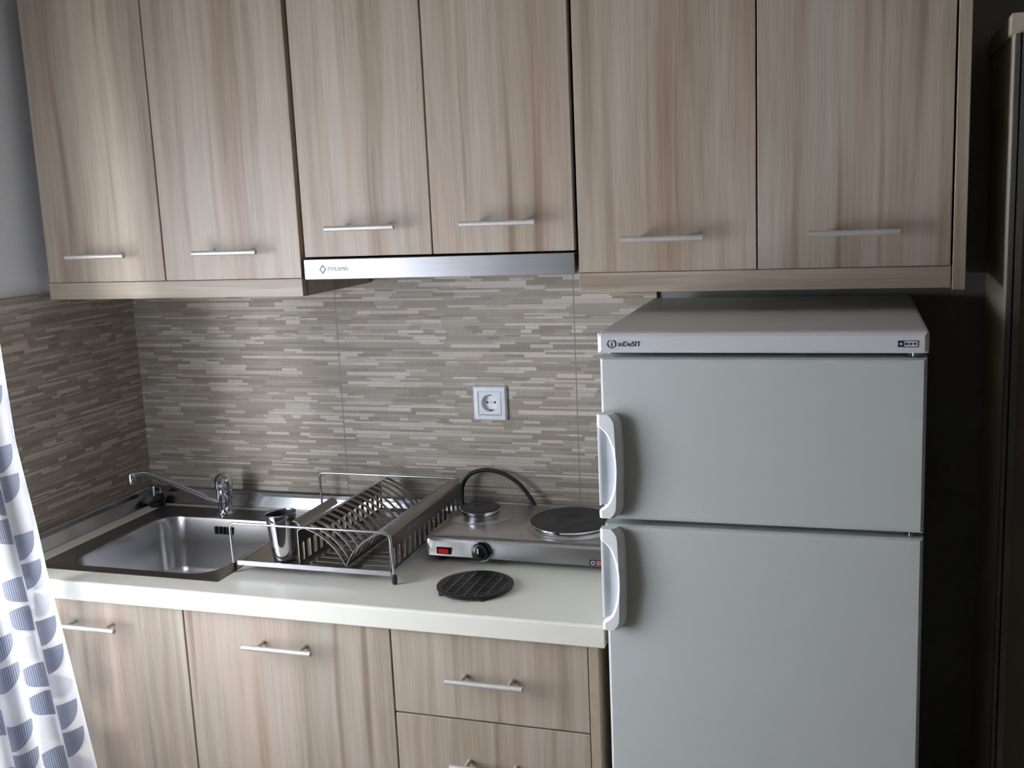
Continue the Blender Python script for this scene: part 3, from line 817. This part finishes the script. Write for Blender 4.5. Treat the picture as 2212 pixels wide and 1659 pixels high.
d1 = fdoor(1.1060, 1.3945, 'freezer_door', 'upper freezer door')
d2 = fdoor(.06, 1.0960, 'fridge_door', 'tall lower fridge door')
def fhandle(door, z0, z1):
    """white moulded grip with a half-moon opening on the opening side"""
    bm = bmesh.new(); n = 28; H = z1-z0
    # outline columns: for each height, inner opening edge and outer arm edge, and how far it stands off
    def arm(tn):       # tn 0 bottom..1 top : (x_in, x_out, y_front)
        o_ = math.sin(PI*min(max((tn-.10)/.76, 0), 1))
        xin = .003+.0235*(o_**.55)
        xout = .036+.004*math.sin(PI*tn)
        if tn < .10: xout -= .010*((.10-tn)/.10)**2
        if tn > .90: xout -= .010*((tn-.90)/.10)**2
        yf = -.020-.006*math.sin(PI*tn)
        return xin, xout, yf
    prev = None
    for k in range(n+1):
        tn = k/n; z = z0+H*tn; xi, xo, yf = arm(tn)
        if .10 < tn < .86: ring = [(xi, -.012), (xi+.001, yf+.003), (xi+.005, yf), (xo-.010, yf), (xo-.002, yf+.008), (xo, -.004), (xo, 0), (xi+.003, 0)]
        else: ring = [(-.003, -.010), (-.003, yf+.004), (.002, yf), (xo-.010, yf), (xo-.002, yf+.008), (xo, -.004), (xo, 0), (-.003, 0)]
        cur = [bm.verts.new((x, y, z)) for x, y in ring]
        if prev:
            for i in range(8):
                f = bm.faces.new((prev[i], prev[(i+1) % 8], cur[(i+1) % 8], cur[i])); f.smooth = True
        else: bm.faces.new(cur[::-1])
        prev = cur
    bm.faces.new(prev)
    h = obj('handle', bm, M_grip, door); h['label'] = 'white curved grip with half-moon opening'
    # thin edge strip along the door side closing the half moon
    bm = bmesh.new(); bx(bm, -.004, -.0012, -.011, .004, z0+.02, z1-.02, bev=.0008, seg=1)
    obj('edge_strip', bm, M_grip, h)
    bm = bmesh.new(); bx(bm, -.0012, .030, -.0030, -.0002, z0+.02, z1-.02); obj('grip_back', bm, M_gask2, h)
M_gask2 = plain('grey_grip_recess', srgb(214, 220, 224), .5)
fhandle(d1, 1.1135, 1.2985)
fhandle(d2, .9065, 1.0940)
for z0, z1 in ((1.0965, 1.1055), (1.3950, 1.4038)):
    bm = bmesh.new(); lathe(bm, [(.004, z0), (.004, z1)], (FW-.020, .018, 0), 14)
    bx(bm, FW-.030, FW-.010, .015, .050, z0+.002, z1-.002)
    obj('hinge', bm, M_chrome, fr)
for xx in (.05, FW-.05):
    for yy in (.10, FD-.05):
        bm = bmesh.new(); lathe(bm, [(.018, 0), (.018, .021)], (xx, yy, 0), 16); obj('foot', bm, M_rub, fr)

# ------------------------------------------------------------------ wardrobe at the right edge
wd = thing('wardrobe', 'tall dark wardrobe with metal-edged door beside the fridge', 'wardrobe', (2.4, -.18, 0))
WXL = 2.079; WF = -.36; WTZ = 1.925
obj('side_panel', box(WXL, WXL+.018, WF, -.002, 0, WTZ-.02), M_ward, wd)
obj('back_body', box(WXL+.018, 2.75, WF+.02, -.002, 0, WTZ-.02), M_ward, wd)
bm = bmesh.new(); prism(bm, [(WF-.006, WTZ-.020), (WF-.008, WTZ+.012), (-.002, WTZ+.012), (-.002, WTZ-.020)], WXL-.006, 2.76, 'x'); obj('cornice', bm, M_ward, wd)
bm = bmesh.new()
bx(bm, WXL, WXL+.006, WF-.022, WF-.001, .06, WTZ-.022); bx(bm, WXL+.009, WXL+.020, WF-.024, WF-.001, .06, WTZ-.022)
obj('door_edge_profile', bm, M_wprof, wd)['label'] = 'narrow double metal edge of the door'
obj('door', box(WXL+.0205, 2.74, WF-.020, WF-.002, .06, WTZ-.022), M_wdoor, wd)

# ------------------------------------------------------------------ curtain
def edge(z):      # the curtain's slanting free edge, drawn aside near the worktop
    tab = [(0.03, .352), (.507, .301), (.776, .260), (.938, .232), (1.117, .203), (1.224, .187), (1.427, .179), (1.8, .170), (2.2, .165)]
    for (z0, a), (z1, b) in zip(tab, tab[1:]):
        if z <= z1: return a+(b-a)*(z-z0)/(z1-z0)
    return tab[-1][1]
bm = bmesh.new(); uvl = bm.loops.layers.uv.new('UVMap')
NU, NV = 280, 60; Wd = 1.75; RET = .08; grid = []
for j in range(NV+1):
    z = .03+(2.194-.03)*j/NV; ex = edge(z); row = []
    for i in range(NU+1):
        u = -RET+i/NU*(Wd+RET)          # distance from the fold, toward the camera; negative is an unseen flap added to block window light
        if u < 0:
            t = -u/RET
            dr_ = .022+.105*min(max((1.05-z)/.25, 0), 1); x = ex-dr_*t+.004*math.sin(PI*min(t*6, 1)); y = -.665+.012*math.sin(PI*t)
        else:
            amp = .003+.016*min(u/.25, 1)
            ph = 2*PI*u/.115+.5*math.sin(u*5)+.2*math.sin(z*2.2)
            x = ex-(ex-.115)*(1-math.exp(-u*2.4))+amp*(math.sin(ph)-math.sin(.2*math.sin(z*2.2))*math.exp(-u*20))
            y = -.665-u*.92+.008*math.sin(ph*2)*min(u/.1, 1)
        row.append((bm.verts.new((x, y, z)), (u*1.12+2.48, z)))
    grid.append(row)
for j in range(NV):
    for i in range(NU):
        q = [grid[j][i], grid[j][i+1], grid[j+1][i+1], grid[j+1][i]]
        f = bm.faces.new([a[0] for a in q]); f.smooth = True
        for lp, a in zip(f.loops, q): lp[uvl].uv = a[1]
ct = tag(obj('curtain', bm, M_curt), 'sheer white curtain printed with blue-grey quarter circles, hanging by the sink end of the worktop', 'curtain')
bm = bmesh.new(); tube(bm, [(.13, -.60, 2.21), (.13, -2.40, 2.21)], .011, 16)
cr = tag(obj('curtain_rail', bm, M_frame), 'white round curtain rail above the sheer curtain', 'curtain rail')
for yy in (-.62, -2.37):
    bm = bmesh.new(); bx(bm, .0005, .13, yy-.008, yy+.008, 2.203, 2.217); obj('bracket', bm, M_frame, cr)

# ------------------------------------------------------------------ daylight
def area(name, loc, rot, sx, sy, power, col):
    l = bpy.data.lights.new(name, 'AREA'); l.shape = 'RECTANGLE'; l.size = sx; l.size_y = sy; l.energy = power; l.color = col
    o = bpy.data.objects.new(name, l); COL.objects.link(o); o.location = loc; o.rotation_euler = rot; return o
# daylight entering the side window
area('window_daylight', (-.22, (WY0+WY1)/2, (WZ0+WZ1)/2), (0, R(-90), 0), WZ1-WZ0, WY1-WY0, 75, (.98, .99, 1.0))
w = bpy.data.worlds.new('sky'); S.world = w; w.use_nodes = True
nt = w.node_tree; bg = nt.nodes['Background']
sky = nt.nodes.new('ShaderNodeTexSky'); sky.sky_type = 'HOSEK_WILKIE'; sky.turbidity = 4
nt.links.new(sky.outputs[0], bg.inputs[0]); bg.inputs[1].default_value = .6

# ------------------------------------------------------------------ camera
cd = bpy.data.cameras.new('camera'); cam = bpy.data.objects.new('camera', cd); COL.objects.link(cam)
cd.sensor_width = 36; cd.lens = 36*2342.02/2212; cd.clip_start = .05
yw, pt, rl = R(18.4678), R(10.0042), R(-2.5317)
fwd = Vector((-math.sin(yw)*math.cos(pt), math.cos(yw)*math.cos(pt), -math.sin(pt)))
right = Vector((math.cos(yw), math.sin(yw), 0)); up = right.cross(fwd)
r2 = right*math.cos(rl)+up*math.sin(rl); u2 = up*math.cos(rl)-right*math.sin(rl)
mt = Matrix((r2, u2, -fwd)).transposed().to_4x4(); mt.translation = (1.8536, -2.4085, 1.6809)
cam.matrix_world = mt
S.camera = cam
S.view_settings.view_transform = 'Standard'; S.view_settings.look = 'None'; S.view_settings.gamma = 1
S.view_settings.use_curve_mapping = False
S.view_settings.exposure = .98
S.cycles.use_denoising = True
S.cycles.max_bounces = 10; S.cycles.transparent_max_bounces = 16
S.cycles.sample_clamp_indirect = 8
S.cycles.caustics_reflective = False
